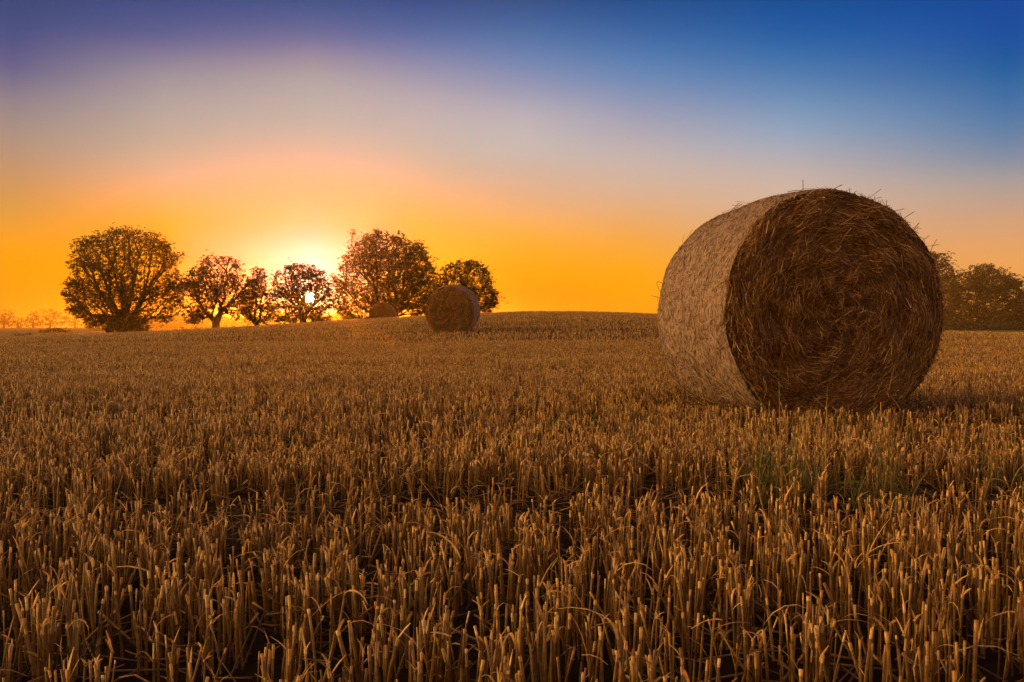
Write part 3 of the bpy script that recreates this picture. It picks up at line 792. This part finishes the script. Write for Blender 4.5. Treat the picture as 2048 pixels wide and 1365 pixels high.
def make_tree(name, label, cat, base_px, Y, ells, n_t, n_leaf, leaf, r_root, fork_h, weight=.5, seed=1, group=None, depth=.85, clump=.16, hole=False, mat=None, nl=5, sink=0.0, lean=(0, 0)):
    global rng
    rng = np.random.default_rng(1000 + seed)
    bx = at(base_px[0], base_px[1], Y)[0]
    bz = float(terrain(bx, Y)) - sink
    root = thing(name, label, cat, (bx, Y, bz), group=group)
    o = np.array([bx, Y, bz])
    k = Y / FPX
    E = []
    for (cx, cy, rx, ry) in ells:
        c = at(cx, cy, Y) - o
        E.append((c, rx * k, ry * k))
    EC = np.array([e[0] for e in E]); EX = np.array([e[1] for e in E]); EZ = np.array([e[2] for e in E])
    lo = np.array([(EC[:, 0] - EX).min(), (EC[:, 2] - EZ).min()]); hi = np.array([(EC[:, 0] + EX).max(), (EC[:, 2] + EZ).max()])
    def sample(n):
        """evenly over the crown's outline, then anywhere in its depth"""
        out = []; got = 0; tried = 0
        while got < n:
            q = rng.uniform(lo, hi, (4 * n, 2))
            u = ((q[:, None, 0] - EC[None, :, 0]) / EX) ** 2 + ((q[:, None, 1] - EC[None, :, 2]) / EZ) ** 2
            u = u + .16 * wob(q[:, 0] + 5 * seed, q[:, 1], 150 / (k * 1000))[:, None] + .13 * wob(q[:, 1] + 3 * seed, q[:, 0], 420 / (k * 1000))[:, None]
            ch = np.where(u < 1, np.sqrt(np.clip(1 - u, 0, 1)) * EX * depth, 0).max(1)
            ok = ch > 0; tried += len(q)
            q = q[ok]; ch = ch[ok]
            out.append(np.stack([q[:, 0], ch * rng.uniform(-1, 1, len(q)), q[:, 1]], -1)); got += len(q)
        area = got / tried * (hi - lo).prod()
        return np.concatenate(out)[:n], area
    T, area = sample(n_t)
    n_leaf = int(n_leaf * area / (.0195 * (leaf / .2) ** 2))
    T[:, 2] = np.maximum(T[:, 2], .35 * k * 10 + .05)
    if hole: T = T[sun_hole(T, o, .0075 * Y)]; n_t = len(T)
    fork = np.array([lean[0], lean[1], fork_h])
    A, PAR = grow(T, fork, weight, .35, .10)
    m = MB(); branch_mesh(m, A, PAR, r_root, .004 * (Y / 55), 1.75)
    m.build('trunk', M_BARK, root)
    # leaf clusters: at the branch ends, uneven clumps, thinner in places
    w = rng.integers(0, n_t, int(n_leaf * .35))
    C1 = T[w] + rng.normal(0, clump, (len(w), 3)) * np.array([1.25, 1.25, .7]) * (k * 38)
    C2, _ = sample(n_leaf - len(w))
    C = np.concatenate([C1, C2])
    C = C[rng.random(len(C)) < np.clip(.85 + .42 * wob(C[:, 0] + 3 * seed, C[:, 2] * 1.3, 95 / (k * 1000)), .4, 1)]
    C = C[C[:, 2] > .10]
    if hole: C = C[sun_hole(C, o, .0037 * Y)]
    m = MB(); leaf_clusters(m, C, leaf, nl=nl)
    m.build('crown', mat or M_LEAF, root)
    return root

G1 = 'trees along the crest of the rise'
make_tree('broad_tree', 'largest dark tree at the left, domed crown on fanned stems above a square bush', 'tree', (252, 668), 57,
          [(250, 556, 105, 103), (192, 586, 62, 48), (315, 572, 52, 62), (165, 612, 28, 22), (250, 592, 100, 38), (330, 614, 34, 28), (300, 530, 55, 60)], 420, 3.1, .125, .40, .75, weight=.75, seed=1, group=G1)
make_tree('spreading_tree', 'open spreading tree with three forked stems, next right of the largest left tree', 'tree', (432, 658), 53,
          [(434, 550, 56, 38), (396, 588, 40, 50), (474, 590, 40, 48), (386, 622, 20, 26), (432, 582, 66, 42)], 240, 3.2, .13, .22, .55, weight=.6, seed=2, group=G1)
make_tree('slim_tree', 'small narrow tree squeezed between the forked tree and the sunlit tree', 'tree', (512, 653), 55,
          [(512, 590, 24, 54), (520, 620, 18, 34), (498, 600, 18, 42), (515, 560, 18, 26)], 110, 3.3, .13, .14, .5, weight=.6, seed=3, group=G1)
make_tree('sunlit_tree', 'orange glowing tree with the sun shining through its crown', 'tree', (606, 649), 54,
          [(600, 574, 52, 50), (572, 618, 34, 30), (640, 590, 24, 52), (558, 590, 20, 48), (600, 600, 60, 35), (640, 632, 22, 16)], 220, 3.8, .125, .20, .6, weight=.55, seed=4, group=G1, hole=True)
make_tree('domed_tree', 'large dense domed tree on the crest right of the sun, behind a half hidden bale', 'tree', (768, 640), 66,
          [(768, 545, 96, 84), (702, 590, 38, 46), (835, 585, 36, 50), (700, 618, 26, 22), (765, 585, 104, 44), (730, 615, 50, 26)], 400, 4.2, .14, .40, 1.0, weight=.7, seed=5, group=G1)
make_tree('rounded_tree', 'rounded tree rising behind the middle bale, last on the right of the group', 'tree', (930, 634), 68,
          [(930, 572, 56, 52), (962, 596, 34, 30), (900, 590, 34, 44), (930, 600, 62, 30)], 240, 3.6, .14, .24, .7, weight=.65, seed=6, group=G1)
G2 = 'hazy trees beyond the right field edge'
make_tree('broad_tree', 'big brown hazy tree at the right edge, beyond the near bale', 'tree', (1975, 663), 205,
          [(1962, 600, 60, 74), (2012, 615, 50, 62), (1930, 615, 34, 56), (1980, 630, 90, 36), (2060, 625, 40, 50)], 330, 6.0, .48, .60, 2.0, weight=.6, seed=7, group=G2)
make_tree('tall_tree', 'tall pale hazy tree whose top shows just behind the near bale', 'tree', (1868, 663), 235,
          [(1868, 556, 40, 50), (1868, 605, 50, 60), (1888, 560, 22, 40)], 200, 5.5, .50, .55, 2.4, weight=.6, seed=8, group=G2)
make_tree('edge_tree', 'hazy tree cut by the right border of the picture', 'tree', (2100, 663), 215,
          [(2105, 605, 55, 66), (2090, 630, 60, 36)], 150, 5.5, .50, .5, 2.0, weight=.6, seed=9, group=G2)
G3 = 'far misty trees on the left horizon'
for i, (bx_, cy, rx, ry, Y, lab) in enumerate((
        (8, 636, 22, 20, 420, 'far misty tree at the very left edge of the horizon'),
        (66, 640, 14, 18, 430, 'slender far misty tree, second from the left edge'),
        (100, 636, 22, 20, 440, 'wide far misty tree directly left of the big left tree, its crown open'),
        (150, 634, 26, 22, 450, 'far misty tree half behind the big left tree'),
        (36, 646, 15, 14, 440, 'lowest far misty tree between two taller ones at the left'))):
    make_tree('far_tree', lab, 'tree', (bx_, 661), Y, [(bx_, cy, rx, ry), (bx_ + rx * .3, cy + 4, rx * .8, ry * .8)], 60, 1.6, 1.0, .45, 2.5, weight=.6, seed=20 + i, group=G3, nl=4)

def make_bush(name, label, base_px, Y, ells, n_leaf, leaf, seed, group=None, n_t=60):
    return make_tree(name, label, 'bush', base_px, Y, ells, n_t, n_leaf, leaf, .05 * Y / 55, .12, weight=.4, seed=seed, group=group, mat=M_BUSH, clump=.10, depth=.8)
make_bush('bush', 'dense dark square cut bush round the foot of the largest left tree', (250, 668), 55.5,
          [(240, 654, 22, 15), (262, 655, 26, 15), (226, 656, 12, 15), (232, 648, 12, 10), (282, 662, 14, 7), (250, 645, 20, 10)], 5.5, .13, 31)
make_bush('low_bush', 'low rounded bush alone in the misty meadow at the far left', (108, 664), 110,
          [(110, 661, 18, 5), (100, 663, 24, 4), (126, 663, 12, 3)], 3, .25, 32)
make_bush('weed_clump', 'thin dark weed clump on the left edge of the stubble', (45, 676), 46,
          [(42, 673, 18, 5), (58, 672, 6, 6), (30, 670, 4, 8)], 1.8, .10, 33, n_t=40)
make_bush('hedge', 'hazy pale hedge block behind the square bush', (205, 664), 190,
          [(196, 646, 24, 18), (222, 646, 24, 18), (246, 648, 24, 16), (180, 650, 9, 14)], 2.6, .5, 34)
make_bush('hedge', 'hazy brown hedge below the big right edge tree', (1950, 663), 195,
          [(1925, 652, 40, 12), (1975, 654, 50, 10), (2040, 654, 40, 10)], 3.2, .55, 35)
# far wood behind the gaps between the trees: one misty mass
rng = np.random.default_rng(77)
m = MB()
cs = []
for px in np.arange(280, 720, 11.0):
    Y = rng.uniform(300, 380); k = Y / FPX
    c = at(px, 645 + rng.normal(0, 3), Y); n = 320
    d = rng.normal(0, 1, (n, 3)); d /= np.linalg.norm(d, axis=1, keepdims=True)
    cs.append(c + d * np.array([14 * k, 14 * k, 17 * k]) * rng.uniform(0, 1, (n, 1)) ** .4)
C = np.concatenate(cs); C = C[C[:, 2] > terrain(C[:, 0], C[:, 1]) + .2]
leaf_clusters(m, C, .9, nl=4)
tag(m.build('far_wood', M_BUSH), 'misty far wood seen as one pale mass between the crest trees', 'wood', kind='stuff')

# ------------------------------------------------------------------ green growth in the stubble
rng = np.random.default_rng(55)
def grass(mbk, cx, cy, rx, ry, n, length, width, up=1.25):
    a = rng.uniform(0, 6.28, n); r = np.sqrt(rng.uniform(0, 1, n))
    x = cx + rx * r * np.cos(a); y = cy + ry * r * np.sin(a)
    S = 7; ph = rng.uniform(0, 6.28, n); L = length * np.abs(rng.lognormal(-.1, .35, n)); a0 = np.clip(rng.normal(up, .22, n), .3, 1.55); curl = np.abs(rng.normal(.9, .7, n))
    pts = np.zeros((n, S, 3)); pts[:, 0] = np.stack([x, y, terrain(x, y)], -1)
    for i in range(1, S):
        aa = a0 - curl * (i / S) ** 1.6
        pts[:, i] = pts[:, i - 1] + (L / (S - 1))[:, None] * np.stack([np.cos(aa) * np.cos(ph), np.cos(aa) * np.sin(ph), np.sin(aa)], -1)
    mbk.ribbons(pts, width * rng.uniform(.6, 1.2, n)[:, None] * np.array([.8, 1, 1, .9, .75, .5, .1])[None, :], np.stack([-np.sin(ph), np.cos(ph), rng.normal(0, .3, n)], -1))
G4 = 'green grass tufts among the stubble before the near bale'
for cx, cy, rx, ry, n, ln_, lab in (
        (1.02, 3.55, .16, .14, 190, .24, 'tallest green grass tuft in the stubble before the nearest bale'),
        (1.30, 3.35, .12, .10, 110, .18, 'middle green grass tuft with arching blades below the near bale'),
        (1.98, 3.75, .18, .12, 120, .17, 'right green grass tuft standing by the bare wheel track')):
    m = MB(); grass(m, 0, 0, rx, ry, n, ln_, .0042)
    o = m.build('grass_tuft', M_GRASS); o.location = (cx, cy, float(terrain(cx, cy)) - float(terrain(0, 0)))
    tag(o, lab, 'grass tuft', G4)
m = MB()
for _ in range(130):
    band = rng.choice(3, p=(.45, .35, .2))
    if band == 0: x = rng.uniform(.2, 4.4); y = 6.0 - .06 * x + rng.normal(0, .22)
    elif band == 1: x = rng.uniform(-3.6, 3); y = 5.9 - .06 * x + rng.normal(0, .25)
    else: y = rng.uniform(3, 9); x = rng.uniform(-.5, .5) * y
    if not clear_of_bales(np.array([x]), np.array([y]), .05)[0]: continue
    grass(m, x, y, .10, .08, int(rng.integers(8, 34)), .09, .004, up=1.0)
tag(m.build('weeds', M_GRASS), 'low green weeds sprouting in the bare tracks of the stubble', 'weeds', kind='stuff')

# ------------------------------------------------------------------ haze
def haze():
    m, nt, N, L = newmat('morning haze')
    v = N('ShaderNodeVolumePrincipled')
    v.inputs['Color'].default_value = (1.0, .62, .14, 1)
    v.inputs['Density'].default_value = 0.0009
    v.inputs['Anisotropy'].default_value = 0.88
    o = N('ShaderNodeOutputMaterial'); L(v.outputs[0], o.inputs['Volume'])
    mb = MB()
    x0, x1, y0, y1, z0, z1 = -1650, 1650, -1250, 1990, -3.5, 13.0
    V = [(x, y, z) for z in (z0, z1) for (x, y) in ((x0, y0), (x1, y0), (x1, y1), (x0, y1))]
    mb.add(V, [(3, 2, 1, 0), (4, 5, 6, 7), (0, 1, 5, 4), (1, 2, 6, 5), (2, 3, 7, 6), (3, 0, 4, 7)])
    tag(mb.build('haze', m, smooth=False), 'thin golden morning haze over the field', 'haze', kind='stuff')
haze()
